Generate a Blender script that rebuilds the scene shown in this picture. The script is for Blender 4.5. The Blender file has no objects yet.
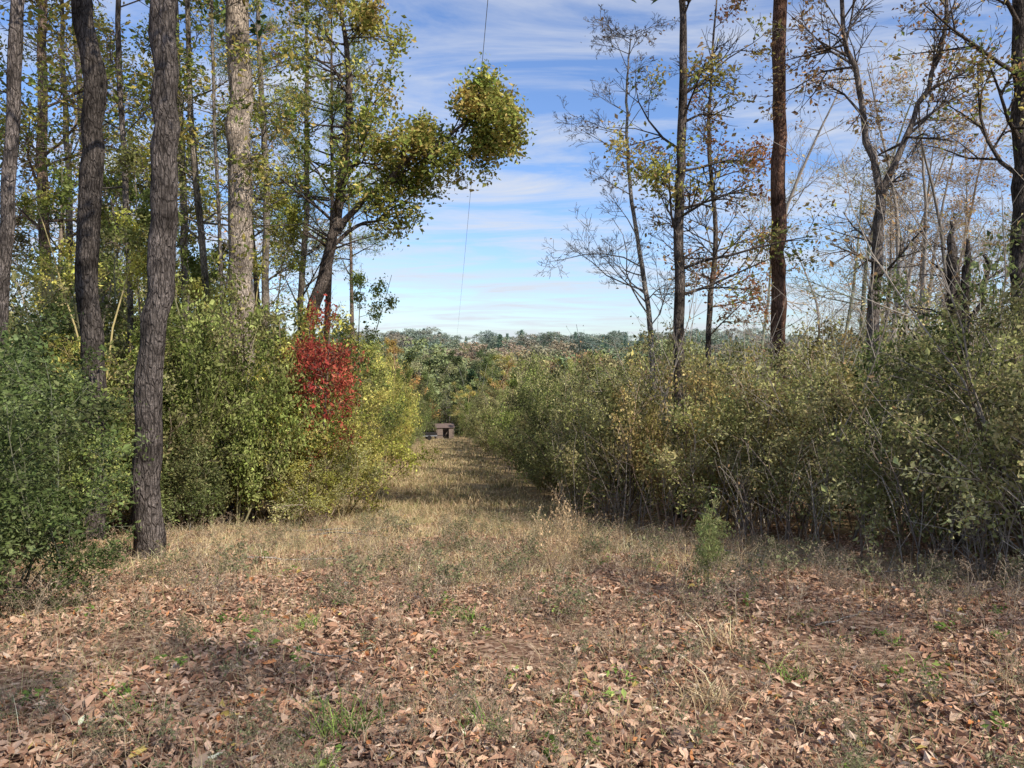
import bpy, math, random, time
import numpy as np
from mathutils import Vector, Euler
T0=time.time()
rng=np.random.default_rng(11); random.seed(11)
scene=bpy.context.scene

# ------------------------------------------------------------------ terrain
PY=[-60,0,3,6,9,14,24,45,90,120,200,300,500,800,1200,2500]
PZ=[1.5,0.05,0,-.34,-.85,-1.66,-3.06,-5.4,-9.5,-12,-17,-15,-9,-1.5,6,14]
def ground(x,y):
    x=np.asarray(x,float); y=np.asarray(y,float)
    z=np.interp(y,PY,PZ)
    z=z+0.035*np.sin(x*1.3+y*.7)+0.03*np.sin(x*2.9-y*1.9+1)+0.015*np.sin(x*6.1+y*5.3)
    far=np.clip((y-160)/500,0,1)
    z=z+far*(7*np.sin(x/170+1.0)+4*np.sin(x/75+y/210))
    return z
RY=[2,5.5,6.3,8.3,11.3,14,18,24,120]; RX=[6.3,4.7,4.4,3.8,2.8,1.2,.9,.35,-8.1]
LY=[2,4.5,7,8,10,12,14,16,18,24,120]; LX=[-3.6,-3.1,-3.7,-4.7,-4.9,-4.8,-4.2,-3.7,-3.6,-4.2,-12.9]
edgeR=lambda y: float(np.interp(y,RY,RX))
edgeL=lambda y: float(np.interp(y,LY,LX))

# ------------------------------------------------------------------ mesh builder
RAD={}; RAW={}
class MB:
    def __init__(s): s.v=[];s.f=[];s.c=[];s.m=[];s.s=[];s.n=0
    def add(s,v,f,c,mat,smooth):
        v=np.asarray(v,np.float32); f=np.asarray(f,np.int32)
        c=np.asarray(c,np.float32)
        if c.ndim==1: c=np.tile(c,(len(v),1))
        s.v.append(v); s.f.append(f+s.n); s.c.append(c)
        s.m.append(mat.astype(np.int32) if isinstance(mat,np.ndarray) else np.full(len(f),mat,np.int32))
        s.s.append(smooth if isinstance(smooth,np.ndarray) else np.full(len(f),smooth,bool)); s.n+=len(v)
    def mesh(s,name,mats,keep=False):
        v=np.concatenate(s.v);f=np.concatenate(s.f);c=np.concatenate(s.c);m_=np.concatenate(s.m);s_=np.concatenate(s.s)
        me=bpy.data.meshes.new(name)
        me.vertices.add(len(v)); me.vertices.foreach_set('co',v.ravel())
        me.loops.add(len(f)*4); me.loops.foreach_set('vertex_index',f.ravel())
        me.polygons.add(len(f)); me.polygons.foreach_set('loop_start',np.arange(len(f),dtype=np.int32)*4)
        me.polygons.foreach_set('material_index',m_)
        me.polygons.foreach_set('use_smooth',s_)
        me.update(calc_edges=True)
        a=me.attributes.new('Col','FLOAT_COLOR','POINT')
        a.data.foreach_set('color',np.concatenate([c,np.ones((len(c),1),np.float32)],1).ravel())
        for m in mats: me.materials.append(m)
        RAD[me.name]=float(np.percentile(np.hypot(v[:,0],v[:,1]),88))
        if keep: RAW[me.name]=(v,f,c,m_,s_)
        return me
def obj(name,me,parent=None,loc=(0,0,0),rot=(0,0,0),sc=(1,1,1),color=None):
    o=bpy.data.objects.new(name,me); scene.collection.objects.link(o)
    o.location=loc;o.rotation_euler=rot;o.scale=sc
    if color is not None: o.color=(*color,1)
    if parent: o.parent=parent
    return o
def empty(name):
    return obj(name,None)

def tube(mb,pts,rad,n,col,mat=0,lump=0.0):
    P=np.array([tuple(p) for p in pts],float); R=np.asarray(rad,float)
    t=np.gradient(P,axis=0); t/=np.linalg.norm(t,axis=1)[:,None]+1e-9
    av=P[-1]-P[0]; av/=np.linalg.norm(av)+1e-9
    ref=np.array([0,0,1.]) if abs(av[2])<.7 else np.array([1.,0,0])
    u=np.cross(t,ref); u/=np.linalg.norm(u,axis=1)[:,None]+1e-9
    w=np.cross(t,u)
    a=np.arange(n)*2*math.pi/n
    rr=np.repeat(R[:,None],n,1)
    if lump: rr=rr*(1+lump*rng.standard_normal(rr.shape))
    V=P[:,None,:]+rr[:,:,None]*(np.cos(a)[None,:,None]*u[:,None,:]+np.sin(a)[None,:,None]*w[:,None,:])
    k=len(P); i=np.arange(k-1)[:,None]*n; j=np.arange(n)[None,:]; j2=(j+1)%n
    F=np.stack([i+j,i+j2,i+n+j2,i+n+j],-1).reshape(-1,4)
    mb.add(V.reshape(-1,3),F,col,mat,True)

def rv():
    return Vector((random.gauss(0,1),random.gauss(0,1),random.gauss(0,1)))
UP=Vector((0,0,1))
def grow(mb,p,d,L,r,lvl,cfg,tips,col):
    n=int(min(9,max(2,L/cfg['seg']))); step=L/n
    pts=[p.copy()];rs=[r];ds=[d]
    for i in range(n):
        d=(d+rv()*cfg['wander']+UP*cfg['trop'][lvl]).normalized()
        p=p+d*step; pts.append(p); rs.append(max(cfg['rmin'],r*(1-.75*(i+1)/n))); ds.append(d)
    tube(mb,pts,rs,5 if r>.03 else (4 if r>.012 else 3),col)
    last=lvl>=cfg['levels']-1
    if last: tips.extend(pts[1:]); return
    if cfg.get('alltips') : tips.extend(pts[n//2:])
    k=cfg['nch'][lvl]; k=max(1,int(round(k*random.uniform(.75,1.25))))
    for j in range(k):
        t=random.uniform(cfg['cs'],1.0); q=t*n; i=min(int(q),n-1); fr=q-i
        pp=pts[i].lerp(pts[i+1],fr); dd=ds[i+1]
        side=rv(); side=(side-dd*side.dot(dd)).normalized()
        ang=random.uniform(.45,1.05)
        nd=(dd*math.cos(ang)+side*math.sin(ang)).normalized()
        grow(mb,pp,nd,L*cfg['ratio']*(1.15-.6*t)*random.uniform(.7,1.2),max(rs[i]*.6,cfg['rmin']),lvl+1,cfg,tips,col)

def leaves(mb,pts,per,spread,size,pal,mat=1,aspect=.55,flat=0.0,clump=.25):
    P=np.array([tuple(p) for p in pts],float)
    if len(P)==0: return
    N=int(len(P)*per)
    idx=rng.integers(0,len(P),N)
    c=P[idx]+np.clip(rng.standard_normal((N,3)),-2.2,2.2)*spread
    a=rng.standard_normal((N,3)); a[:,2]*=(1-flat); a/=np.linalg.norm(a,axis=1)[:,None]
    b=rng.standard_normal((N,3)); b[:,2]*=(1-flat)
    b-=a*(a*b).sum(1)[:,None]; b/=np.linalg.norm(b,axis=1)[:,None]
    nn=np.cross(a,b)
    s=size*np.exp(rng.standard_normal(N)*.28)*.5
    a=a*s[:,None]; b=b*(s*aspect)[:,None]; nn=nn*(s*.25)[:,None]
    V=np.stack([c-a,c+b*1.0+nn-a*.1,c+a,c-b+nn-a*.1],1).reshape(-1,3)
    F=np.arange(N*4).reshape(-1,4)
    pal=np.array(pal)
    key=np.floor(P/0.6).astype(int); h=(key[:,0]*73856093^key[:,1]*19349663^key[:,2]*83492791)%9973
    ci=np.where(rng.random(N)<.6,h[idx]%len(pal),rng.integers(0,len(pal),N))
    br=(1+clump*(((h[idx]*7)%100)/50.-1))*np.exp(rng.standard_normal(N)*.25)
    col=pal[ci]*br[:,None]
    mb.add(V,F,np.repeat(np.clip(col,0,.8),4,0),mat,False)

# ------------------------------------------------------------------ materials
def newmat(name):
    m=bpy.data.materials.new(name); m.use_nodes=True; nt=m.node_tree; nt.nodes.clear()
    return m,nt,nt.nodes,nt.links
def leafmat(name,trans=.4):
    m,nt,N,L=newmat(name)
    out=N.new('ShaderNodeOutputMaterial'); at=N.new('ShaderNodeAttribute'); at.attribute_name='Col'
    oi=N.new('ShaderNodeObjectInfo')
    mx=N.new('ShaderNodeVectorMath'); mx.operation='MULTIPLY'
    L.new(at.outputs['Color'],mx.inputs[0]); L.new(oi.outputs['Color'],mx.inputs[1])
    p=N.new('ShaderNodeBsdfDiffuse')
    L.new(mx.outputs[0],p.inputs['Color'])
    last=p.outputs[0]
    if trans>0:
        tr=N.new('ShaderNodeBsdfTranslucent'); L.new(mx.outputs[0],tr.inputs['Color'])
        ms=N.new('ShaderNodeMixShader'); ms.inputs[0].default_value=trans
        L.new(p.outputs[0],ms.inputs[1]);L.new(tr.outputs[0],ms.inputs[2]); last=ms.outputs[0]
    L.new(last,out.inputs[0])
    return m
def barkmat(name,bump=.8):
    m,nt,N,L=newmat(name)
    out=N.new('ShaderNodeOutputMaterial'); at=N.new('ShaderNodeAttribute'); at.attribute_name='Col'
    tc=N.new('ShaderNodeTexCoord'); mp=N.new('ShaderNodeMapping'); mp.inputs['Scale'].default_value=(1,1,.22)
    L.new(tc.outputs['Object'],mp.inputs[0])
    n1=N.new('ShaderNodeTexNoise'); n1.inputs['Scale'].default_value=38; n1.inputs['Detail'].default_value=3; n1.inputs['Roughness'].default_value=.7
    L.new(mp.outputs[0],n1.inputs[0])
    vo=N.new('ShaderNodeTexVoronoi'); vo.inputs['Scale'].default_value=26; vo.feature='DISTANCE_TO_EDGE'; L.new(mp.outputs[0],vo.inputs[0])
    n2=N.new('ShaderNodeTexNoise'); n2.inputs['Scale'].default_value=3.0; n2.inputs['Detail'].default_value=4; L.new(tc.outputs['Object'],n2.inputs[0])
    r1=N.new('ShaderNodeMapRange'); r1.inputs[1].default_value=.3;r1.inputs[2].default_value=.7; r1.inputs[3].default_value=.4; r1.inputs[4].default_value=1.65
    L.new(n1.outputs[0],r1.inputs[0])
    r2=N.new('ShaderNodeMapRange'); r2.inputs[1].default_value=.35;r2.inputs[2].default_value=.65; r2.inputs[3].default_value=.45; r2.inputs[4].default_value=1.75
    L.new(n2.outputs[0],r2.inputs[0])
    r3=N.new('ShaderNodeMapRange'); r3.inputs[1].default_value=0;r3.inputs[2].default_value=.12; r3.inputs[3].default_value=.4; r3.inputs[4].default_value=1.1
    L.new(vo.outputs[0],r3.inputs[0])
    m1=N.new('ShaderNodeMath');m1.operation='MULTIPLY';L.new(r1.outputs[0],m1.inputs[0]);L.new(r2.outputs[0],m1.inputs[1])
    m2=N.new('ShaderNodeMath');m2.operation='MULTIPLY';L.new(m1.outputs[0],m2.inputs[0]);L.new(r3.outputs[0],m2.inputs[1])
    sc=N.new('ShaderNodeVectorMath'); sc.operation='SCALE'; L.new(at.outputs['Color'],sc.inputs[0]); L.new(m2.outputs[0],sc.inputs['Scale'])
    p=N.new('ShaderNodeBsdfDiffuse')
    L.new(sc.outputs[0],p.inputs['Color'])
    bp=N.new('ShaderNodeBump'); bp.inputs['Strength'].default_value=bump; bp.inputs['Distance'].default_value=.03
    L.new(m2.outputs[0],bp.inputs['Height']); L.new(bp.outputs[0],p.inputs['Normal']); L.new(p.outputs[0],out.inputs[0])
    return m
M_leaf=leafmat('foliage',.35); M_bark=barkmat('bark'); M_twig=leafmat('twig_bark',0); M_litter=leafmat('leaf_litter',0); M_grass=leafmat('dry_grass',0)
M_dist=leafmat('distant_foliage',0)

def groundmat():
    m,nt,N,L=newmat('forest_floor')
    out=N.new('ShaderNodeOutputMaterial'); g=N.new('ShaderNodeNewGeometry')
    def noise(s,d=6,r=.6):
        n=N.new('ShaderNodeTexNoise'); n.inputs['Scale'].default_value=s; n.inputs['Detail'].default_value=d; n.inputs['Roughness'].default_value=r
        L.new(g.outputs['Position'],n.inputs[0]); return n
    def ramp(src,st):
        r=N.new('ShaderNodeValToRGB'); e=r.color_ramp.elements
        while len(e)<len(st): e.new(.5)
        for i,(p,c) in enumerate(st): e[i].position=p; e[i].color=(*c,1)
        L.new(src,r.inputs[0]); return r
    vo=N.new('ShaderNodeTexVoronoi'); vo.inputs['Scale'].default_value=34; L.new(g.outputs['Position'],vo.inputs[0])
    sep=N.new('ShaderNodeSeparateColor'); L.new(vo.outputs['Color'],sep.inputs[0])
    leaf=ramp(sep.outputs[0],[(0,(.08,.046,.032)),(.4,(.23,.135,.088)),(.75,(.37,.235,.155)),(1,(.5,.35,.25))])
    n1=noise(14,4,.75)
    n3=noise(.9,6,.8); straw=ramp(n3.outputs[0],[(.32,(.13,.1,.05)),(.45,(.28,.2,.115)),(.56,(.4,.29,.16)),(.7,(.56,.42,.24))])
    sp=N.new('ShaderNodeSeparateXYZ'); L.new(g.outputs['Position'],sp.inputs[0])
    mr=N.new('ShaderNodeMapRange'); mr.inputs[1].default_value=7.5; mr.inputs[2].default_value=15; L.new(sp.outputs[1],mr.inputs[0])
    mx2=N.new('ShaderNodeMix'); mx2.data_type='RGBA'; L.new(mr.outputs[0],mx2.inputs[0]); L.new(leaf.outputs[0],mx2.inputs[6]); L.new(straw.outputs[0],mx2.inputs[7])
    n4=noise(.06,5,.75); forest=ramp(n4.outputs[0],[(.3,(.06,.08,.035)),(.5,(.13,.14,.055)),(.62,(.2,.16,.07)),(.75,(.14,.15,.06))])
    mr2=N.new('ShaderNodeMapRange'); mr2.inputs[1].default_value=115; mr2.inputs[2].default_value=130; L.new(sp.outputs[1],mr2.inputs[0])
    mx3=N.new('ShaderNodeMix'); mx3.data_type='RGBA'; L.new(mr2.outputs[0],mx3.inputs[0]); L.new(mx2.outputs[2],mx3.inputs[6]); L.new(forest.outputs[0],mx3.inputs[7])
    p=N.new('ShaderNodeBsdfDiffuse')
    L.new(mx3.outputs[2],p.inputs['Color'])
    bp=N.new('ShaderNodeBump'); bp.inputs['Strength'].default_value=.7; bp.inputs['Distance'].default_value=.03
    ad=N.new('ShaderNodeMath'); L.new(n1.outputs[0],ad.inputs[0]); L.new(sep.outputs[1],ad.inputs[1]); L.new(ad.outputs[0],bp.inputs['Height'])
    L.new(bp.outputs[0],p.inputs['Normal']); L.new(p.outputs[0],out.inputs[0]); return m
M_ground=groundmat()

# ------------------------------------------------------------------ ground sheet
s=np.linspace(-1,1,181); gx=np.sign(s)*(np.abs(s)**3.2*1800+np.abs(s)*12)
t=np.linspace(0,1,220); gy=-50+t*70+t**5*2450
X,Y=np.meshgrid(gx,gy); Z=ground(X,Y)
mb=MB(); nx=len(gx); ny=len(gy)
i=np.arange(ny-1)[:,None]*nx; j=np.arange(nx-1)[None,:]
mb.add(np.stack([X,Y,Z],-1).reshape(-1,3),np.stack([i+j,i+j+1,i+nx+j+1,i+nx+j],-1).reshape(-1,4),(1,1,1),0,True)
obj('ground',mb.mesh('ground',[M_ground]))

# ------------------------------------------------------------------ fallen leaves
def litter(N,y0,y1,size,power,name):
    mb=MB()
    yy=y0+(y1-y0)*rng.random(N)**power
    hw=yy*.72+1.5
    xx=(rng.random(N)*2-1)*hw
    zz=ground(xx,yy)+rng.random(N)*.022+.004
    th=rng.random(N)*2*math.pi
    s=size*np.exp(rng.standard_normal(N)*.4)*.5
    s=np.minimum(s,size*1.0)
    n=np.stack([rng.standard_normal(N)*.4,rng.standard_normal(N)*.4,np.ones(N)],1); n/=np.linalg.norm(n,axis=1)[:,None]
    a=np.stack([np.cos(th),np.sin(th),np.zeros(N)],1); a-=n*(a*n).sum(1)[:,None]; a/=np.linalg.norm(a,axis=1)[:,None]
    b=np.cross(n,a); c=np.stack([xx,yy,zz],1)
    A=a*s[:,None]; B=b*(s*rng.uniform(.3,.7,N))[:,None]; K=n*(s*rng.uniform(-.25,.6,N))[:,None]; K2=n*(s*rng.uniform(-.2,.6,N))[:,None]
    f1=rng.uniform(.4,1.1,(N,1)); f2=rng.uniform(.4,1.1,(N,1))
    V=np.stack([c-A,c-A*.35*f1+B*f2+K,c+A*.45*f2+B*.8*f1+K,c+A+K2,c+A*.3*f1-B*.85*f2+K,c-A*.45*f2-B*f1+K],1).reshape(-1,3)
    k=np.arange(N)[:,None]*6
    F=np.concatenate([k+np.array([[0,1,2,3]]),k+np.array([[0,3,4,5]])],0)
    pal=np.array([(.42,.255,.17),(.5,.32,.215),(.32,.18,.12),(.57,.39,.275),(.2,.115,.078),(.44,.25,.155),(.5,.35,.245),(.62,.47,.35),(.5,.22,.09),(.5,.38,.12)])
    pr=np.array([.18,.17,.15,.12,.1,.12,.1,.05,.016,.008]); pr/=pr.sum()
    ci=rng.choice(len(pal),N,p=pr)
    col=pal[ci]*np.exp(rng.standard_normal(N)*.2)[:,None]
    nz=np.sin(xx*1.1+yy*.8)+np.sin(xx*2.3-yy*1.7+2)+np.sin(xx*.6+yy*2.9)
    keep=rng.random(N)<np.clip(1.25-(yy-5)/18+nz*.13,.35,1)*np.clip(.95+nz*.15,.6,1)
    Fk=np.concatenate([keep,keep]); F=F[Fk]
    mb.add(V,F,np.repeat(np.clip(col,0,.8),6,0),0,False)
    return mb.mesh(name,[M_litter])
obj('fallen_leaves',litter(300000,1.6,26,.043,1.5,'fallen_leaves'))

# ------------------------------------------------------------------ grass
def blades(xx,yy,h,w,pal,lean=.35):
    N=len(xx); zz=ground(xx,yy); mb=MB()
    th=rng.random(N)*2*math.pi; hh=h*np.exp(rng.standard_normal(N)*.35)
    side=np.stack([np.cos(th),np.sin(th),np.zeros(N)],1)
    ld=rng.standard_normal((N,3))*lean; ld[:,2]=0
    b=np.stack([xx,yy,zz-.01],1); u=np.array([0,0,1.])
    m=b+(u*.6+ld*.35)*hh[:,None]; t=b+(u*.95+ld*1.1)*hh[:,None]
    W=side*(w*np.ones(N))[:,None]*.5 if np.isscalar(w) else side*w[:,None]*.5
    V=np.stack([b-W,b+W,m+W*.75,m-W*.75,t+W*.15,t-W*.15],1).reshape(-1,3)
    k=np.arange(N)[:,None]*6
    F=np.concatenate([k+np.array([[0,1,2,3]]),k+np.array([[3,2,4,5]])],0)
    pal=np.array(pal)
    kx=np.floor(xx/.7).astype(int); ky=np.floor(yy/.9).astype(int); hsh=(kx*73856093^ky*19349663)%997
    ci=np.where(rng.random(N)<.3,hsh%len(pal),rng.integers(0,len(pal),N))
    col=pal[ci]*np.exp(rng.standard_normal(N)*.22)[:,None]
    mb.add(V,F,np.repeat(np.clip(col,0,.8),6,0),0,False); return mb
STRAW=[(.7,.54,.3),(.78,.62,.38),(.64,.48,.27),(.5,.36,.22),(.4,.29,.17),(.36,.34,.15)]
def clumped(N,y0,y1,power,xr,cl,sp):
    C=N//cl; cy=y0+(y1-y0)*rng.random(C)**power; cx=np.array([random.uniform(*xr(y)) for y in cy])
    idx=(rng.random(N)**1.8*C).astype(int)
    s=sp*(.5+rng.random(C))
    return cx[idx]+rng.standard_normal(N)*s[idx],cy[idx]+rng.standard_normal(N)*s[idx]
x,y=clumped(42000,7.2,19,1.0,lambda y:(edgeL(y)-.8,edgeR(y)+.8),22,.13)
obj('dry_grass',blades(x,y,.12,.005,STRAW,.6).mesh('dry_grass',[M_grass]))
x,y=clumped(40000,17,118,1.7,lambda y:(edgeL(y)-.5,edgeR(y)+.5),22,.22)
obj('lane_grass',blades(x,y,.15,.0006*np.clip(y,15,60)+.004,[(.54,.41,.24),(.6,.47,.28),(.38,.3,.17),(.3,.26,.13),(.44,.32,.2),(.24,.24,.1)],.5).mesh('lane_grass',[M_grass]))
x,y=clumped(26000,2.0,9,1.0,lambda y:(-y*.72,y*.72),9,.13)
obj('thin_dry_grass',blades(x,y,.085,.0026,[(.6,.46,.3),(.45,.33,.22),(.3,.21,.14),(.42,.36,.18),(.24,.28,.11)],.7).mesh('thin_dry_grass',[M_grass]))
GREEN=[(.16,.28,.05),(.24,.34,.08),(.3,.36,.11),(.12,.2,.05)]
for (gxx,gyy,n,h) in [(-.72,3.15,120,.12),(-.1,3.1,60,.08),(.95,3.6,120,.11),(1.5,4.1,60,.08),(-1.6,3.3,50,.06),(.25,3.4,50,.05),(2.2,4.2,40,.07),(-1.3,4.8,90,.07),(1.25,4.6,90,.11),(-.3,5.2,80,.08)]:
    x=gxx+rng.standard_normal(n)*.07; y=gyy+rng.standard_normal(n)*.06
    pal=GREEN if h!=.11 else STRAW
    obj('grass_tuft',blades(x,y,h,.006,pal,.6).mesh('grass_tuft',[M_grass]))

# ------------------------------------------------------------------ plant prototypes
OL=[(.235,.25,.095),(.305,.32,.13),(.16,.18,.075),(.37,.36,.18),(.29,.26,.13)]
def shrub_mesh(i,H=3.0,W=1.3,stems=9,nleaf=8000,size=.06,bare=.03):
    mb=MB(); tips=[]
    cfg=dict(seg=.3,wander=.16,trop=[.03,.01,-.02],levels=3,nch=[9,4],cs=.2,ratio=.38,rmin=.0035,alltips=True)
    for k in range(stems):
        a=random.random()*6.283; r=random.random()**.5*.35*W
        tilt=random.uniform(.03,.45)*W
        d=Vector((math.cos(a)*tilt,math.sin(a)*tilt,1)).normalized()
        grow(mb,Vector((math.cos(a)*r,math.sin(a)*r,-.1)),d,H*random.uniform(.55,1.1),random.uniform(.012,.028),0,cfg,tips,
             random.choice([(.3,.24,.19),(.38,.32,.26),(.17,.135,.1)]))
    tips=[p for p in tips if p.z>bare*H*random.uniform(.3,1.6)]
    leaves(mb,tips,nleaf/len(tips),.085,size,OL,flat=.25,clump=.45)
    return mb.mesh('shrub_proto',[M_twig,M_leaf],keep=True)
SH=[shrub_mesh(i,stems=8+i%3,size=(.056,.063,.068,.058,.064)[i],nleaf=(11500,10000,7500,8500,9500)[i]) for i in range(5)]
def sapling_mesh(H=7,nleaf=6500,size=.08,pal=OL,lo=.12):
    mb=MB(); tips=[]
    cfg=dict(seg=.4,wander=.1,trop=[.02,.03,.03],levels=3,nch=[8,5],cs=.25,ratio=.45,rmin=.004)
    for s_ in range(random.choice([1,2,2])):
        pts=[Vector((random.gauss(0,.2),random.gauss(0,.2),-.1))]; d=Vector((random.gauss(0,.12),random.gauss(0,.12),1)).normalized(); rs=[.045]
        n=10
        for k in range(n):
            d=(d+rv()*.06+UP*.03).normalized(); pts.append(pts[-1]+d*H/n); rs.append(.045*(1-.85*(k+1)/n))
        tube(mb,pts,rs,6,(.26,.22,.18))
        for b in range(18):
            t=random.uniform(lo,.98)*n; i=int(t); p=pts[i].lerp(pts[i+1],t-i); a=random.random()*6.283
            dd=Vector((math.cos(a),math.sin(a),random.uniform(.2,.9))).normalized()
            grow(mb,p,dd,H*.25*(1.15-t/n)*random.uniform(.7,1.2),rs[i]*.5,0,cfg,tips,(.22,.18,.15))
    leaves(mb,tips,nleaf/len(tips),.09,size,pal,flat=.3,clump=.35)
    return mb.mesh('sapling_proto',[M_twig,M_leaf],keep=True)
SP=[sapling_mesh() for i in range(4)]

def tree(path,rad,nb,start,blen,cfg,col,leaf=None,sides=12,lump=.05,name='tree',bcol=None,bdir=None,extra=None,rb=.34,bm=None):
    P=np.array(path,float); k=len(P); tt=np.linspace(0,k-1,max(8,(k-1)*7))
    Q=np.zeros((len(tt),3))
    for a in range(len(tt)):
        i=min(int(tt[a]),k-2); f=tt[a]-i
        p0=P[max(i-1,0)];p1=P[i];p2=P[i+1];p3=P[min(i+2,k-1)]
        Q[a]=.5*((2*p1)+(-p0+p2)*f+(2*p0-5*p1+4*p2-p3)*f*f+(-p0+3*p1-3*p2+p3)*f**3)
    Q[2:-1,:2]+=rng.standard_normal((len(Q)-3,2))*rad[0]*.11
    R=np.interp(tt,np.arange(k),rad)
    mb=MB(); tips=[]
    R2=R.copy(); R2[:2]*=np.array([1.35,1.12])
    tube(mb,Q,R2,sides,col,lump=lump)
    bcol=bcol or tuple(c*1.1 for c in col)
    n=len(Q)
    for b in range(nb):
        t=start+(1-start)*random.random()**.9; q=t*(n-1); i=min(int(q),n-2)
        p=Vector(Q[i]).lerp(Vector(Q[i+1]),q-i); a=random.random()*6.283
        dd=Vector((math.cos(a),math.sin(a),random.uniform(.1,.9)))
        if bdir: dd+=Vector(bdir)*random.random()
        grow(mb,p,dd.normalized(),blen*(1.2-.7*(t-start)/(1-start))*random.uniform(.6,1.2),max(R[i]*rb,.012),0,cfg,tips,bcol)
    for (pth,rr,nb2,bl) in (extra or []):
        pts=[Vector(p) for p in pth]; sm=[]
        for a in range(len(pts)-1):
            for f in (0,.33,.66): sm.append(pts[a].lerp(pts[a+1],f)+rv()*.025)
        sm.append(pts[-1]); rs=list(np.linspace(rr,rr*.3,len(sm)))
        tube(mb,sm,rs,8,bcol,lump=.04)
        for b in range(nb2):
            t=random.uniform(.25,1)*(len(sm)-1); i=min(int(t),len(sm)-2); p=sm[i].lerp(sm[i+1],t-i)
            ax=(sm[i+1]-sm[i]).normalized()
            dd=(ax*random.uniform(.2,1)+rv()*.6+UP*.15).normalized()
            grow(mb,p,dd,bl*random.uniform(.6,1.2),max(rs[i]*.5,.01),0,cfg,tips,bcol)
    if leaf:
        tp=tips
        if leaf.get('frac',1)<1:
            tp=[p for p in tips if (math.sin(p.x*2.3+1)+math.sin(p.y*2.1)+math.sin(p.z*1.9+2))/3+random.gauss(0,.25)>leaf['thr']]
        leaves(mb,tp,leaf['n']/max(1,len(tp)),leaf['sp'],leaf['size'],leaf['pal'],flat=.25,clump=.3)
    return mb.mesh(name,[bm or M_bark,M_leaf])
CF=dict(seg=.5,wander=.15,trop=[.03,.03,.03],levels=3,nch=[7,5],cs=.2,ratio=.5,rmin=.005)
CF4=dict(seg=.45,wander=.15,trop=[.03,.03,.04,.03],levels=4,nch=[6,5,4],cs=.2,ratio=.5,rmin=.004)
TAN=[(.46,.32,.14),(.5,.38,.16),(.36,.24,.12),(.42,.36,.14),(.3,.28,.1)]
YG=[(.34,.34,.09),(.44,.4,.11),(.25,.29,.08),(.52,.42,.12),(.2,.25,.07)]
ORG=[(.48,.29,.13),(.42,.24,.12),(.46,.34,.16),(.36,.22,.12),(.5,.4,.2)]
FT=[]
for i in range(4):
    h=random.uniform(17,20)
    FT.append(tree([(0,0,-.3),(random.gauss(0,.15),random.gauss(0,.15),h*.33),(random.gauss(0,.4),random.gauss(0,.4),h*.66),(random.gauss(0,.7),random.gauss(0,.7),h)],
        [.14,.12,.085,.02],26,.28,3.0,CF,(.16,.135,.115),dict(n=6500,sp=.15,size=.11,pal=TAN if i%2 else YG),name='forest_tree_proto',sides=8,bm=M_twig))
BT=[]
for i in range(4):
    h=random.uniform(11,14)
    BT.append(tree([(0,0,-.3),(random.gauss(0,.2),random.gauss(0,.2),h*.33),(random.gauss(0,.5),random.gauss(0,.5),h*.66),(random.gauss(0,.8),random.gauss(0,.8),h)],
        [.11,.095,.06,.012],22,.22,2.8,CF4 if i<1 else CF,(.3,.265,.23),dict(n=800,sp=.1,size=.09,pal=ORG,frac=.5,thr=.1),name='bare_tree_proto',sides=7,bcol=(.36,.32,.28),bm=M_twig))
def pine_crown_mesh(h=20):
    mb=MB(); 
    pts=[Vector((0,0,-.3)),Vector((.1,0,h*.3)),Vector((0,.15,h*.6)),Vector((.1,.1,h))]
    Q=[];
    for a in range(3):
        for f in (0,.25,.5,.75): Q.append(pts[a].lerp(pts[a+1],f))
    Q.append(pts[-1]); tube(mb,Q,np.linspace(.17,.03,len(Q)),9,(.2,.145,.11),lump=.04)
    tips=[]; cfg=dict(seg=.5,wander=.12,trop=[.05,.05],levels=2,nch=[8],cs=.3,ratio=.4,rmin=.008)
    for b in range(34):
        z=h*random.uniform(.5,.99); a=random.random()*6.283
        grow(mb,Vector((.05,.05,z)),Vector((math.cos(a),math.sin(a),random.uniform(0,.5))).normalized(),3.0*(1.35-z/h),.04,0,cfg,tips,(.14,.1,.08))
    leaves(mb,tips,9000/len(tips),.16,.2,[(.12,.18,.05),(.17,.23,.07),(.22,.27,.09)],aspect=.1)
    return mb.mesh('pine_proto',[M_bark,M_leaf])
PN=[pine_crown_mesh(20),pine_crown_mesh(18)]
def dist_mesh(kind):
    mb=MB(); H=12.
    tube(mb,[(0,0,-.5),(0,0,5),(0.1,0,10)],[.2,.15,.05],5,(.3,.26,.22))
    pts=[]
    if kind=='pine':
        for k in range(260):
            z=random.uniform(.25,1)**.8*H; r=(1.05-z/H)*3*random.random()**.5; a=random.random()*6.283
            pts.append((math.cos(a)*r,math.sin(a)*r,z))
    else:
        lobes=[(random.gauss(0,1.7),random.gauss(0,1.7),random.uniform(4,11.5)) for _ in range(15)]
        for k in range(300):
            l=random.choice(lobes); v=rv().normalized()*random.uniform(.6,1.5)
            pts.append((l[0]+v.x,l[1]+v.y,l[2]+v.z*.8))
        for k in range(60): pts.append((random.gauss(0,1.5),random.gauss(0,1.5),random.uniform(.5,5)))
    leaves(mb,pts,8,.28,.36,[(.8,.8,.8),(.65,.65,.65),(.72,.75,.66),(.8,.74,.66)],aspect=.6,clump=.3)
    return mb.mesh('distant_tree_proto',[M_twig,M_dist])
DT=[dist_mesh('b') for i in range(4)]; DP=dist_mesh('pine')
print('protos',time.time()-T0)

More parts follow.
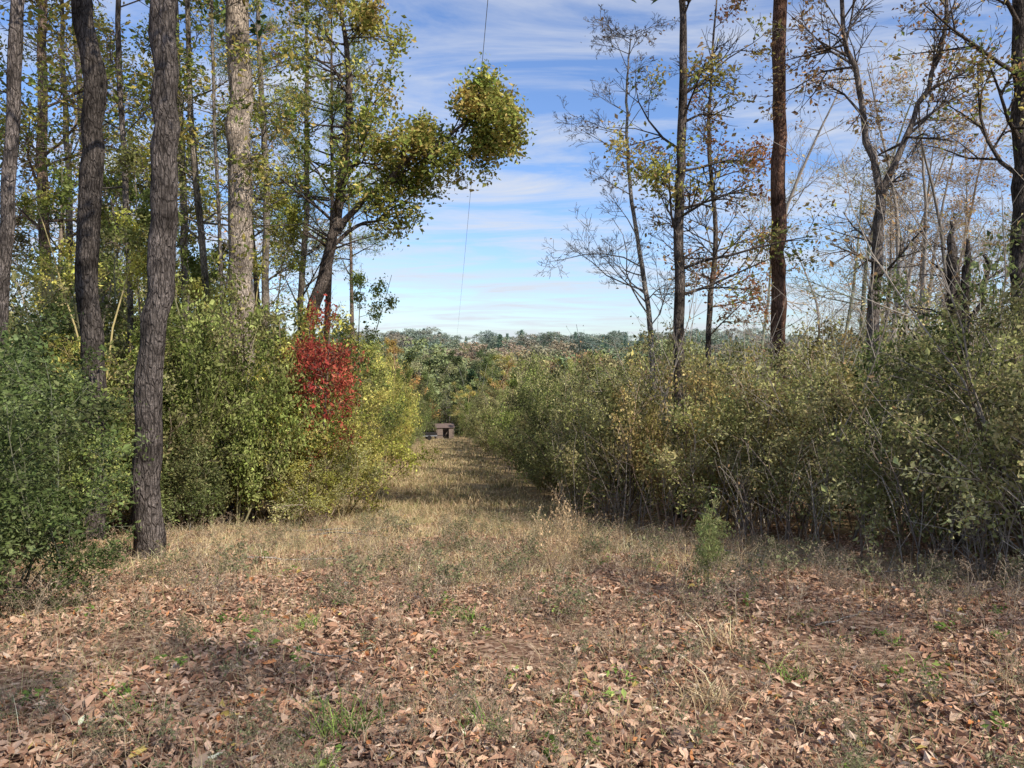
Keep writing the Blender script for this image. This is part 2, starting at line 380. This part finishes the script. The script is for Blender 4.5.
# ------------------------------------------------------------------ thickets
def place(mesh,parent,name,x,y,h,base,color,wid=1.0,dz=0):
    s=h/base; rot=(random.gauss(0,.05),random.gauss(0,.05),random.random()*6.283); loc=(x,y,float(ground(x,y))+dz)
    if isinstance(parent,MB):
        v,f,c,m_,s_=RAW[mesh.name]
        R=np.array(Euler(rot).to_matrix(),dtype=np.float32)
        V=(v*np.array([s*wid,s*wid,s],np.float32))@R.T+np.array(loc,np.float32)
        parent.add(V,f,c*np.array(color,np.float32),m_,s_); return None
    return obj(name,mesh,parent,loc,rot,(s*wid,s*wid,s),color)
def tint(*cs,v=.16):
    c=random.choice(cs); k=math.exp(random.gauss(0,v)); return tuple(a*k for a in c)
OLIVE=(1.0,.97,.93); PALE=(1.35,1.3,1.28); YELG=(1.5,1.45,.85); GOLD=(1.75,1.62,1.05); GREENY=(1.0,1.13,.8); BROWNY=(1.3,1.08,.95); DARKG=(.7,.8,.7)
thR=empty('shrub_thicket'); thL=empty('shrub_thicket')
nR=MB(); nL=MB(); NEAR=26
def plant(parent,near,side,edge,r,sp,yy,h,col,sap):
    m,base=(random.choice(SP),7) if sap else (random.choice(SH),3.0)
    R0=RAD[m.name]*h/base
    want=min(R0,max(1.05,min(1.2+yy*.012,2.0)))
    wid=want/R0
    xx=edge+side*(want*.92+r*sp*1.25)+random.gauss(0,.15)
    place(m,near if yy<NEAR else parent,'sapling' if sap else 'shrub',xx,yy,h,base,col,wid)
HRY=[4,6.5,9,14,20,30,60,110]; HR=[3.5,3.4,3.4,3.65,4.1,5.1,6.8,7.0]
y=5.4
while y<120:
    sp=1.12+y*.03
    for r in range(5 if y<16 else (4 if y<40 else 3)):
        yy=y+random.gauss(0,sp*.25); ex=edgeR(yy)
        h=float(np.interp(yy,HRY,HR))*random.uniform(.72,1.14)*(1.0 if r else .86)+ (.25*r if y<12 else 0)
        col=tint(OLIVE,OLIVE,PALE,BROWNY,DARKG,PALE) if y<30 else tint(OLIVE,PALE,GREENY,PALE)
        plant(thR,nR,1,ex,r,sp,yy,h,col,y>30 and random.random()<.5)
    y+=sp
HLY=[4,8,12,16,20,30,60,110]; HL=[2.1,2.4,4.2,4.9,5.3,6.6,8.8,8.5]
y=9.8
while y<120:
    sp=1.12+y*.03
    for r in range(5 if y<16 else (4 if y<40 else 3)):
        yy=y+random.gauss(0,sp*.25); ex=edgeL(yy)
        h=float(np.interp(yy,HLY,HL))*random.uniform(.78,1.08)*(1.0 if r else .85)
        cols=(YELG,GOLD,GOLD,GREENY,PALE) if (ex/yy>-.28 and yy<60) else (GREENY,OLIVE,GREENY,DARKG)
        plant(thL,nL,-1,ex,r,sp,yy,h,tint(*cols),(y>17 and random.random()<.45) or (r>0 and random.random()<.3))
    y+=sp
for (xx,yy,h,c) in [(-5.6,14.6,4.0,GREENY),(-5.3,15.3,4.3,OLIVE),(-4.75,15.9,3.9,YELG),(-6.0,13.8,3.6,OLIVE),(-5.6,13.0,2.0,DARKG),(-6.2,12.4,2.0,OLIVE),(-4.3,14.5,2.1,YELG),(-3.75,14.7,1.9,PALE),(-3.5,15.6,2.5,YELG)]:
    place(random.choice(SH),nL,'shrub',xx,yy,h,3.0,tint(c,v=.08),1.0 if h<3.9 else .85)
for (xx,yy,h) in [(-5.4,13.5,6.2),(-6.4,14.5,7.0),(-7.0,13.0,6.0),(-5.0,18,6.6),(-6.2,17.5,7.5),(-8.2,15,7.2),(-4.7,20.5,6.6)]:
    place(random.choice(SP),nL,'sapling',xx,yy,h,7,tint(GREENY,OLIVE,YELG),.85)
for (xx,yy,h,w) in [(-4.0,5.6,1.95,.9),(-4.8,6.1,2.15,1.0),(-4.7,6.9,2.1,.9),(-5.8,7.2,2.35,1.),(-6.0,8.4,2.5,.9),(-6.9,8.8,2.6,1.0),(-4.4,5.1,1.7,1.0),(-6.7,7.2,2.5,1.0),(-7.8,9.2,2.8,1.),(-3.6,5.5,1.1,1.0),(-7.0,10,2.9,1.),(-8.2,10.6,3.1,1.)]:
    place(random.choice(SH[:2]+SH[4:]),None,'evergreen_bush',xx,yy,h,3.0,tint((.4,.53,.45),(.5,.62,.52),v=.1),w*1.15)
obj('near_shrubs',nR.mesh('near_shrubs',[M_twig,M_leaf]),thR)
obj('near_shrubs',nL.mesh('near_shrubs',[M_twig,M_leaf]),thL)
mb=MB(); tips=[]; cfgr=dict(seg=.25,wander=.2,trop=[.03,-.02,-.02],levels=3,nch=[5,4],cs=.2,ratio=.5,rmin=.004)
pts=[Vector((0,0,-.1)),Vector((.05,0,1)),Vector((.0,.05,2)),Vector((.1,0,3)),Vector((.15,0,3.9))]; tube(mb,pts,[.035,.03,.026,.018,.008],6,(.2,.15,.12))
for b in range(24):
    z=random.uniform(1.3,3.85); a=random.random()*6.283
    grow(mb,Vector((.05,.02,z)),Vector((math.cos(a),math.sin(a),.3)).normalized(),random.uniform(.3,.8),.01,0,cfgr,tips,(.2,.14,.12))
leaves(mb,tips,3000/len(tips),.1,.075,[(.46,.09,.07),(.34,.06,.055),(.5,.14,.09),(.4,.11,.07),(.44,.2,.1)],clump=.4)
redm=mb.mesh('red_leaved_sapling',[M_twig,M_leaf])
obj('red_leaved_sapling',redm,None,(-3.6,14.75,float(ground(-3.6,14.75))),(0,0,.4),(.85,.85,1))
obj('red_leaved_sapling',redm,None,(-3.95,15.3,float(ground(-3.95,15.3))),(0,0,2.4),(.7,.7,1.05))

# ------------------------------------------------------------------ named trees
def g(x,y): return float(ground(x,y))
def standing(name,x,y,pts,rads,**k):
    z0=g(x,y); path=[(x,y,z0-.2)]+[(a,b,c) for a,b,c in pts]
    me=tree(path,rads,name=name,**k); return obj(name,me)
standing('oak_tree',-4.17,8.8,[(-4.15,8.8,1.0),(-3.98,8.9,3.0),(-3.96,8.95,4.6),(-3.95,9.1,8),(-3.8,9.3,13),(-4,9.5,19)],[.165,.148,.142,.135,.12,.08,.02],nb=26,start=.6,blen=3.2,cfg=CF,col=(.13,.11,.098),leaf=dict(n=7000,sp=.15,size=.1,pal=TAN),sides=18,lump=.065)
standing('oak_tree',-6.05,11,[(-5.95,11,.8),(-6.0,11,3),(-5.85,11,5.2),(-6.05,11,7),(-6.1,11,12),(-6,11.2,18)],[.16,.15,.145,.14,.12,.07,.02],nb=24,start=.6,blen=3.2,cfg=CF,col=(.095,.08,.07),leaf=dict(n=7000,sp=.15,size=.1,pal=TAN),sides=18,lump=.065)
standing('oak_tree',-7.2,10.3,[(-6.85,10.3,1.6),(-6.65,10.3,3.5),(-6.45,10.3,6.2),(-6.2,10.3,10),(-5.8,10.3,15)],[.1,.09,.085,.08,.06,.02],nb=16,start=.6,blen=2.8,cfg=CF,col=(.16,.135,.12),leaf=dict(n=4000,sp=.15,size=.1,pal=TAN),sides=12)
standing('pine_tree',-5.75,16.2,[(-5.7,16.2,2),(-5.65,16.2,5),(-5.6,16.2,9),(-5.55,16.2,16),(-5.5,16.2,23)],[.27,.245,.235,.225,.17,.04],nb=22,start=.62,blen=3.6,cfg=CF,col=(.4,.33,.27),leaf=dict(n=9000,sp=.2,size=.2,pal=[(.12,.18,.05),(.16,.22,.07)]),sides=18)
CFE=dict(seg=.4,wander=.17,trop=[.04,.03,.03],levels=3,nch=[6,5],cs=.2,ratio=.5,rmin=.005)
YGE=[(.32,.35,.09),(.44,.43,.12),(.54,.46,.14),(.22,.28,.07),(.58,.44,.16)]
standing('leaning_oak_tree',-5.05,17,[(-4.75,17,1.0),(-4.15,17,3.1),(-3.8,17,4.6),(-3.6,17,6.0),(-3.55,17.1,7.6),(-3.8,17.2,9.5)],[.17,.155,.135,.11,.09,.07,.02],nb=26,start=.4,blen=1.9,cfg=CFE,col=(.13,.105,.09),
   leaf=dict(n=21000,sp=.14,size=.1,pal=YGE,frac=.5,thr=-.35),
   extra=[([(-3.8,17,4.2),(-3.2,17,4.9),(-2.5,16.9,5.5),(-1.8,16.8,5.9),(-1.1,16.8,6.4),(-.5,16.8,6.9)],.075,20,1.0),
          ([(-1.9,16.8,5.8),(-1.2,16.9,5.9),(-.6,17,5.8),(-.15,17,6.1)],.04,10,.75),
          ([(-3.9,17,3.9),(-3.4,17.1,4.3),(-2.8,17.3,4.6),(-2.2,17.4,5.1)],.05,8,.8),
          ([(-1.1,16.9,6.3),(-.7,17,6.9),(-.3,17.1,7.3)],.03,7,.6)],sides=12)
for (u,d,rr,col) in [(45,17,.13,(.28,.2,.15)),(112,20,.11,(.25,.21,.18)),(132,14,.06,(.2,.17,.15)),(188,22,.12,(.25,.21,.18)),(212,17,.08,(.28,.24,.2)),(268,24,.13,(.27,.23,.19)),(298,27,.12,(.18,.15,.12)),(225,15,.04,(.22,.19,.16)),(70,24,.12,(.25,.21,.18)),(8,15,.07,(.33,.29,.25))]:
    x0=d*(u-512)/773; l=random.gauss(0,.35)
    standing('hardwood_tree',x0,d,[(x0+l*.3,d,3),(x0+l*.7+random.gauss(0,.1),d,6.5),(x0+l,d,11),(x0+l*1.2,d,16)],[rr,rr*.9,rr*.8,rr*.55,.015],nb=20,start=.2,blen=2.2,cfg=CF,col=col,leaf=dict(n=5000,sp=.14,size=.09,pal=random.choice([TAN,YG,YG,ORG]),frac=.5,thr=-.1),sides=9)
for (xx,yy,s_) in [(-6.3,26,1.0),(-9.5,30,1.0),(-6.8,34,.95)]:
    place(random.choice(PN),None,'pine_tree',xx,yy,20*s_*.9,20,(1.4,1.3,1.1))
standing('oak_tree',3.55,16.2,[(3.5,16.2,2),(3.48,16.2,4.5),(3.52,16.2,7),(3.5,16.2,10),(3.6,16.2,15)],[.125,.11,.1,.085,.06,.015],nb=30,start=.24,blen=2.0,cfg=CF,col=(.12,.098,.085),leaf=dict(n=5500,sp=.12,size=.09,pal=YG+TAN,frac=.5,thr=.0),sides=12,bdir=(.5,0,.2))
standing('bare_tree',3.3,18.5,[(3.35,18.5,1.5),(3.1,18.5,3.5),(2.8,18.5,5.5),(2.7,18.5,7.5),(2.8,18.5,9)],[.09,.07,.055,.045,.03,.01],nb=26,start=.25,blen=2.0,cfg=CF4,col=(.33,.295,.26),leaf=dict(n=150,sp=.1,size=.08,pal=ORG,frac=.5,thr=.2),sides=8,bdir=(-.4,0,.2))
standing('oak_tree',5.0,19.5,[(4.95,19.5,2),(5.1,19.5,4.5),(4.9,19.5,7),(5.1,19.5,11)],[.08,.07,.06,.045,.012],nb=24,start=.22,blen=2.0,cfg=CF,col=(.17,.14,.12),leaf=dict(n=4000,sp=.12,size=.09,pal=[(.5,.24,.12),(.45,.27,.13),(.4,.3,.14)],frac=.5,thr=.0),sides=8)
standing('pine_tree',5.85,17,[(5.83,17,2.5),(5.8,17,5),(5.78,17,9),(5.8,17,15),(5.8,17,22)],[.175,.16,.15,.14,.11,.03],nb=22,start=.6,blen=3,cfg=CF,col=(.18,.105,.075),leaf=dict(n=7000,sp=.2,size=.2,pal=[(.12,.18,.05),(.16,.22,.07)]),sides=14)
standing('forked_hardwood_tree',7.05,15,[(7.0,15,1.8),(7.03,15,3.2),(7.1,15,4.7)],[.13,.115,.105,.085],nb=5,start=.6,blen=1.6,cfg=CF,col=(.18,.15,.13),
  leaf=dict(n=2200,sp=.1,size=.09,pal=ORG,frac=.5,thr=.1),
  extra=[([(7.1,15,4.6),(6.8,15,5.6),(6.65,15,6.6),(6.3,15,7.7),(6.2,15,9.5),(6.3,15,12)],.075,20,1.6),([(7.1,15,4.6),(7.4,15,5.3),(7.8,15,6.3),(8.2,15,7.2),(8.35,15,9),(8.6,15,12)],.07,20,1.6)],sides=12)
standing('oak_tree',9.15,14,[(9.13,14,2),(9.12,14,4),(9.05,14,7),(9,14,12),(9,14,19)],[.16,.145,.14,.13,.09,.02],nb=26,start=.42,blen=2.4,cfg=CF,col=(.1,.083,.072),leaf=dict(n=5500,sp=.14,size=.095,pal=ORG+YG,frac=.5,thr=-.05),sides=14)
def snag():
    mb=MB(); z=g(6.6,11.5)
    def st(path,rad):
        P=[Vector(p) for p in path]; Q=[];
        for a in range(len(P)-1):
            for f in (0,.25,.5,.75): Q.append(P[a].lerp(P[a+1],f)+rv()*.018)
        Q.append(P[-1]); tube(mb,Q,list(np.interp(np.linspace(0,1,len(Q)),np.linspace(0,1,len(rad)),rad)),12,(.1,.083,.072),lump=.1)
    st([(6.65,11.5,z-.2),(6.6,11.5,1.2),(6.55,11.5,2.4),(6.5,11.5,3.1),(6.47,11.5,3.5)],[.13,.11,.09,.065,.015])
    st([(6.62,11.5,1.2),(6.72,11.5,2.0),(6.75,11.5,2.8),(6.73,11.5,3.25)],[.08,.07,.06,.02])
    st([(6.6,11.5,2.3),(6.35,11.5,2.8),(6.2,11.5,2.9)],[.035,.02,.008])
    st([(6.65,11.5,1.9),(6.92,11.4,2.3),(6.98,11.4,2.9),(6.95,11.4,3.0)],[.045,.035,.03,.01])
    tips=[];cfg=dict(seg=.3,wander=.15,trop=[0,0],levels=2,nch=[4],cs=.3,ratio=.5,rmin=.004)
    for k in range(12): grow(mb,Vector((6.6,11.5,random.uniform(.5,3))),Vector((random.gauss(0,1),random.gauss(0,1),.3)).normalized(),.8,.02,0,cfg,tips,(.12,.1,.09))
    obj('broken_tree_snag',mb.mesh('broken_tree_snag',[M_bark]))
snag()

# ------------------------------------------------------------------ woods behind
wl=empty('background_woods'); wr=empty('background_woods')
def woods(parent,n,yr,xf,kinds,hr):
    for k in range(n):
        yy=random.uniform(*yr); xx=xf(yy); kind=random.choice(kinds)
        m,base=random.choice(kind); h=random.uniform(*hr)
        place(m,parent,'tree',xx,yy,h,base,tint((1,1,1),(1.1,1,.9),(.9,1.1,.9)))
FTk=[(m,18) for m in FT]; BTk=[(m,12) for m in BT]; SPk=[(m,7) for m in SP]
woods(wl,26,(18,60),lambda y: edgeL(y)-4-random.random()*(y*.65),[FTk,BTk,BTk],(12,18))
woods(wl,28,(13,40),lambda y: edgeL(y)-3-random.random()*(y*.6),[SPk,BTk],(7,10.5))
woods(wr,16,(24,55),lambda y: y*random.uniform(.3,.75),[BTk],(10,14))
woods(wr,18,(18,30),lambda y: y*random.uniform(.36,.75),[BTk],(7.5,10.5))
for (xx,yy) in [(8.5,-11),(11.5,-9),(5,-13),(14,-12),(17,-7)]:
    place(random.choice(FT),wr,'tree',xx,yy,random.uniform(15,18),18,(1,1,1))

# distant forest
df=empty('distant_forest')
DC=[(.1,.13,.045),(.13,.15,.05),(.16,.17,.06),(.19,.19,.07),(.08,.11,.045),(.14,.16,.055),(.17,.18,.075),(.22,.19,.08),(.25,.17,.08),(.26,.16,.085),(.2,.17,.09)]
for k in range(1000):
    yy=math.exp(random.uniform(math.log(128),math.log(1100))); xx=yy*random.uniform(-.85,.85)
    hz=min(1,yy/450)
    c=random.choice(DC); c=tuple(a*(1-.6*hz)+b*.6*hz for a,b in zip(c,(.155,.19,.2)))  # aerial haze painted into leaf colour, stronger with distance
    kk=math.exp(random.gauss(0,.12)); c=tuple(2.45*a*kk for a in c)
    h=random.uniform(10,15)*(1+.3*hz)
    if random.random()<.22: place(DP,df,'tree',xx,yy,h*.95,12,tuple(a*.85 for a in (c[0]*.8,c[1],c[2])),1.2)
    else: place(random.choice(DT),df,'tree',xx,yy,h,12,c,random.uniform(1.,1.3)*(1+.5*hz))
for k in range(200):
    yy=random.uniform(45,130); sd=random.choice([-1,1])
    xx=(edgeR(yy)+12+random.random()*yy*.9) if sd>0 else (edgeL(yy)-10-random.random()*yy*.8)
    c=random.choice(DC); h=-float(ground(xx,yy))*random.uniform(.75,1.05)+(1 if sd>0 else 3)
    place(random.choice(DT),df,'tree',xx,yy,h,12,tuple(a*2.3 for a in c),12/h*.8)
RU=(1.7,1.2,1.05); OR=(1.95,1.35,1.05); YL=(1.8,1.6,1.15); HZ=(1.35,1.4,1.6); GR=(1.0,1.15,1.0); DK=(.55,.66,.68)  # HZ: bluish air haze put straight into the foliage tint
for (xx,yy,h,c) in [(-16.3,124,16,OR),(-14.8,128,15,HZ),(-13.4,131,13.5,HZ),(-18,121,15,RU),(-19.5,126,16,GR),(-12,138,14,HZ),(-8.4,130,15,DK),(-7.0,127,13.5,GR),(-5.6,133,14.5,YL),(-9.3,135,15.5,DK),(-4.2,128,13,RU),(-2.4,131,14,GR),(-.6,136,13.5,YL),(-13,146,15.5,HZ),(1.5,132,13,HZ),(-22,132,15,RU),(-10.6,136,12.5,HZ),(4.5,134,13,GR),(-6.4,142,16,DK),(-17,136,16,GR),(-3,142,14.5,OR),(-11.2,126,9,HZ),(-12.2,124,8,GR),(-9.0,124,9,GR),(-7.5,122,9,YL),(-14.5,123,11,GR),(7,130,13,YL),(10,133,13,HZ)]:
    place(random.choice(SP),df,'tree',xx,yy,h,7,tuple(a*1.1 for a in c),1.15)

# ------------------------------------------------------------------ weeds
WD=[]
for i in range(5):
    mb=MB(); tips=[]; cfg=dict(seg=.06,wander=.16,trop=[.05,.05],levels=2,nch=[6],cs=.3,ratio=.35,rmin=.0012)
    for k in range(random.randint(3,6)):
        grow(mb,Vector((random.gauss(0,.03),random.gauss(0,.03),-.01)),Vector((random.gauss(0,.25),random.gauss(0,.25),1)).normalized(),random.uniform(.2,.42),.0022,0,cfg,tips,random.choice([(.42,.33,.24),(.3,.22,.16),(.52,.42,.3)]))
    leaves(mb,tips,(160 if i<3 else 240)/len(tips),.012,.016 if i<3 else .022,[(.42,.32,.22),(.5,.38,.26),(.32,.25,.16)] if i<3 else [(.26,.28,.14),(.32,.32,.17),(.36,.3,.19)])
    WD.append(mb.mesh('weed_proto',[M_twig,M_leaf],keep=True))
we=MB()
for k in range(1000):
    yy=2.6+13*random.random(); xx=random.uniform(-.75,.75)*yy
    if xx<edgeL(yy)-.3 or xx>edgeR(yy)+.5: continue
    place(random.choice(WD),we,'weed',xx,yy,random.uniform(.4,1.0)*(1 if yy>5 else .55),1,(1,1,1),1.2)
obj('dry_weeds',we.mesh('dry_weeds',[M_twig,M_leaf]))
ws=MB()
for dx in (-.1,0,.12,.05,-.05):
    place(WD[0],ws,'w',.5+dx,7.6+dx*2,2.0,1,(1.4,1.35,1.15),.6)
obj('dry_weed_stalks',ws.mesh('dry_weed_stalks',[M_twig,M_leaf]))
mb=MB(); tips=[]; cfg=dict(seg=.08,wander=.08,trop=[.1,.05],levels=2,nch=[8],cs=.2,ratio=.22,rmin=.0015)
for k in range(7):
    grow(mb,Vector((random.gauss(0,.03),random.gauss(0,.03),0)),Vector((random.gauss(0,.14),random.gauss(0,.14),1)).normalized(),random.uniform(.45,.8),.004,0,cfg,tips,(.28,.26,.12))
leaves(mb,tips,1700/len(tips),.018,.035,[(.2,.26,.09),(.28,.32,.12),(.38,.37,.18)],aspect=.16)
fe=mb.mesh('feathery_plant',[M_twig,M_leaf]); obj('feathery_green_plant',fe,None,(1.62,6.4,g(1.62,6.4)))
obj('feathery_green_plant',fe,None,(1.75,6.8,g(1.75,6.8)),(0,0,2),(.8,.8,.8))
mb=MB(); pts=[]
for k in range(80):
    yy=random.uniform(2.6,9); xx=random.uniform(-.65,.65)*yy; z=g(xx,yy)
    for q in range(6): pts.append((xx+random.gauss(0,.03),yy+random.gauss(0,.03),z+random.uniform(.02,.08)))
leaves(mb,pts,4,.012,.028,[(.14,.22,.05),(.2,.3,.07),(.28,.36,.1)],mat=0,flat=.6)
obj('seedlings',mb.mesh('seedlings',[M_leaf]))
for (x0,y0,a,L_,r) in [(-3.9,13.2,.1,2.2,.02),(-3.4,12.4,-.3,1.5,.015),(-2.9,8.2,.2,1.1,.012),(2.0,5.0,.6,.6,.007),(3.4,8.9,2.8,1.2,.015),(-1.2,4.2,-.5,.5,.006),(3.1,7.3,.3,1.0,.012),(.6,3.5,1.1,.35,.005)]:
    mb=MB(); P=[]
    for k in range(8):
        q=k/7*L_; xx=x0+math.cos(a)*q; yy=y0+math.sin(a)*q; P.append((xx+random.gauss(0,.02),yy+random.gauss(0,.02),g(xx,yy)+r+.02+.05*math.sin(q*2)**2))
    tube(mb,P,np.linspace(r,r*.4,8),6,(.42,.37,.32),lump=.08)
    tp=[];grow(mb,Vector(P[4]),Vector((math.cos(a+.7),math.sin(a+.7),.25)),L_*.35,r*.5,0,dict(seg=.15,wander=.1,trop=[0],levels=1,nch=[0],cs=.3,ratio=.5,rmin=.002),tp,(.4,.35,.3))
    obj('fallen_branch',mb.mesh('fallen_branch',[M_bark]))
mb=MB(); tp=[]; cfg=dict(seg=.25,wander=.1,trop=[.04,.02],levels=2,nch=[6],cs=.2,ratio=.35,rmin=.003)
for k in range(130):
    yy=random.uniform(6,17) if k>45 else random.uniform(5.3,8); xx=edgeR(yy)+random.uniform(.0,.9)
    grow(mb,Vector((xx,yy,g(xx,yy)-.05)),Vector((random.gauss(-.03,.16),random.gauss(-.03,.16),1)).normalized(),random.uniform(.6,1.9),random.uniform(.005,.011),0,cfg,tp,random.choice([(.46,.4,.33),(.34,.29,.24),(.22,.18,.15)]))
for k in range(70):
    yy=random.uniform(6,22); xx=edgeR(yy)+random.uniform(1,4.5)
    grow(mb,Vector((xx,yy,g(xx,yy)-.05)),Vector((random.gauss(0,.16),random.gauss(0,.12),1)).normalized(),random.uniform(3.2,5.2),random.uniform(.012,.02),0,dict(cfg,nch=[12]),tp,random.choice([(.42,.37,.31),(.3,.26,.22)]))
leaves(mb,tp,.9,.07,.05,[(.36,.32,.16),(.26,.27,.11),(.42,.27,.14)])
obj('bare_stems',mb.mesh('bare_stems',[M_twig,M_leaf]))

# ------------------------------------------------------------------ shed at the lane end
def flatmat(name,c,rough=.8,sc=8):
    m,nt,N,L=newmat(name); out=N.new('ShaderNodeOutputMaterial'); p=N.new('ShaderNodeBsdfPrincipled'); p.inputs['Roughness'].default_value=rough
    tc=N.new('ShaderNodeTexCoord'); n=N.new('ShaderNodeTexNoise'); n.inputs['Scale'].default_value=sc; n.inputs['Detail'].default_value=6
    L.new(tc.outputs['Object'],n.inputs[0]); r=N.new('ShaderNodeValToRGB'); L.new(n.outputs[0],r.inputs[0])
    r.color_ramp.elements[0].position=.3; r.color_ramp.elements[0].color=(*[a*.6 for a in c],1); r.color_ramp.elements[1].position=.7; r.color_ramp.elements[1].color=(*[min(1,a*1.3) for a in c],1)
    L.new(r.outputs[0],p.inputs['Base Color']); L.new(p.outputs[0],out.inputs[0]); return m
Mw=flatmat('weathered_boards',(.22,.17,.14)); Mr=flatmat('rusty_roof',(.16,.11,.09)); Mdk=flatmat('near_black',(.015,.013,.012)); Mgy=flatmat('grey_metal',(.4,.4,.4),.5)  # Mdk: near-black of the trailer rails, tongue and wheels
def box(name,mat,parent,c,s,rot=(0,0,0)):
    x_,y_,z_=[a/2 for a in s]; v=[(sx*x_,sy*y_,sz*z_) for sx in(-1,1) for sy in(-1,1) for sz in(-1,1)]
    f=[(0,1,3,2),(4,6,7,5),(0,4,5,1),(2,3,7,6),(0,2,6,4),(1,5,7,3)]
    me=bpy.data.meshes.new(name); me.from_pydata(v,[],f); me.materials.append(mat)
    return obj(name,me,parent,c,rot)
sh=empty('wooden_shed'); sh.location=(-9.9,112,g(-9.9,112)-.1); sh.rotation_euler=(0,0,.25); sh.scale=(.85,.85,.9)
box('floor',Mw,sh,(0,0,.25),(3,2.2,.12))
for k,(a,b) in enumerate([(-1.4,-1),(1.4,-1),(-1.4,1),(1.4,1)]): box('post_%d'%k,Mw,sh,(a,b,1.0),(.14,.14,2.1))
box('back_wall',Mw,sh,(0,1.1,1.15),(2.7,.06,1.6)); box('side_wall_1',Mw,sh,(-1.5,0,1.15),(.06,1.85,1.6)); box('side_wall_2',Mw,sh,(1.5,0,1.15),(.06,1.85,1.6))
box('front_left',Mw,sh,(-.85,-1.1,1.15),(.95,.06,1.7)); box('front_right',Mw,sh,(1.0,-1.1,1.15),(.65,.06,1.7))
box('roof_front',Mr,sh,(0,-.66,2.34),(3.3,1.42,.05),(.42,0,0)); box('roof_back',Mr,sh,(0,.7,2.34),(3.3,1.42,.05),(-.42,0,0))
tr=empty('utility_trailer'); tr.location=(-11.5,106,g(-11.5,106)+.1); tr.rotation_euler=(0,0,.3)
box('bed',Mgy,tr,(0,0,.55),(2.2,1.3,.08)); box('rail_1',Mdk,tr,(0,-.62,.8),(2.2,.05,.3)); box('rail_2',Mdk,tr,(0,.62,.8),(2.2,.05,.3)); box('tongue',Mdk,tr,(1.6,0,.5),(1.1,.08,.08))
for sd in (-.72,.72):
    bpy.ops.mesh.primitive_cylinder_add(vertices=20,radius=.32,depth=.18,location=(0,sd,.32),rotation=(math.pi/2,0,0)); w=bpy.context.object; w.name='wheel'; w.data.materials.append(Mdk); w.parent=tr

mb=MB(); P=[]
for k in range(61):
    q=k/60; yy=-40+q*270; xx=.95-.077*(yy+3); z=12.0+( 2.0-12.0)*q - 4.5*4*q*(1-q)*.5
    P.append((xx,yy,z))
tube(mb,P,[.007]*61,5,(.2,.2,.2)); 
obj('power_line',mb.mesh('power_line',[M_twig]))

# ------------------------------------------------------------------ light, sky, camera
S=Vector((.60,-.5,.66)).normalized(); el=math.asin(S.z)
sl=bpy.data.lights.new('sun','SUN'); sl.energy=5; sl.angle=math.radians(.5); sl.color=(1,.92,.79)
so=obj('sun',sl); so.rotation_mode='QUATERNION'; so.rotation_quaternion=S.to_track_quat('Z','Y')
w=bpy.data.worlds.new('World'); scene.world=w; w.use_nodes=True; nt=w.node_tree; N=nt.nodes; L=nt.links; N.clear()
out=N.new('ShaderNodeOutputWorld'); bg=N.new('ShaderNodeBackground'); bg.inputs[1].default_value=.15
sky=N.new('ShaderNodeTexSky'); sky.sky_type='NISHITA'; sky.sun_disc=False; sky.sun_elevation=el; sky.sun_rotation=math.atan2(S.x,S.y); sky.ozone_density=1.0; sky.air_density=1.0; sky.dust_density=.4
tc=N.new('ShaderNodeTexCoord'); sp=N.new('ShaderNodeSeparateXYZ'); L.new(tc.outputs['Generated'],sp.inputs[0])
def math_(op,a,b):
    n=N.new('ShaderNodeMath'); n.operation=op
    for i,v in enumerate((a,b)):
        if isinstance(v,(int,float)): n.inputs[i].default_value=v
        else: L.new(v,n.inputs[i])
    return n.outputs[0]
tn=N.new('ShaderNodeVectorMath'); tn.operation='MULTIPLY'; tn.inputs[1].default_value=(.8,.95,1.25); L.new(sky.outputs[0],tn.inputs[0])
zz=math_('ADD',math_('MAXIMUM',sp.outputs[2],0.0),.1)
cb=N.new('ShaderNodeCombineXYZ'); L.new(math_('DIVIDE',sp.outputs[0],zz),cb.inputs[0]); L.new(math_('DIVIDE',sp.outputs[1],zz),cb.inputs[1])
mp=N.new('ShaderNodeMapping'); mp.inputs['Scale'].default_value=(.75,1.7,1); mp.inputs['Rotation'].default_value=(0,0,.35); mp.inputs['Location'].default_value=(2.3,.7,0); L.new(cb.outputs[0],mp.inputs[0])
n1=N.new('ShaderNodeTexNoise'); n1.inputs['Scale'].default_value=1.4; n1.inputs['Detail'].default_value=8; n1.inputs['Roughness'].default_value=.62; n1.inputs['Distortion'].default_value=.55; L.new(mp.outputs[0],n1.inputs[0])
rp=N.new('ShaderNodeValToRGB'); e=rp.color_ramp.elements; e[0].position=.41; e[0].color=(0,0,0,1); e[1].position=.66; e[1].color=(.88,.88,.88,1); L.new(n1.outputs[0],rp.inputs[0])
mx=N.new('ShaderNodeMix'); mx.data_type='RGBA'; L.new(rp.outputs[0],mx.inputs[0]); L.new(tn.outputs[0],mx.inputs[6]); mx.inputs[7].default_value=(4.9,5.15,5.7,1)
L.new(mx.outputs[2],bg.inputs[0]); L.new(bg.outputs[0],out.inputs[0])
cd=bpy.data.cameras.new('camera'); cam=obj('camera',cd,None,(0,0,1.6),(math.radians(90-2.52),0,0)); cd.sensor_width=36; cd.lens=773/1024*36; cd.clip_end=6000; cd.clip_start=.05
scene.camera=cam
scene.view_settings.view_transform='Standard'; scene.view_settings.look='None'; scene.view_settings.exposure=0
print('total',time.time()-T0,len(bpy.data.objects),nR.n,nL.n)
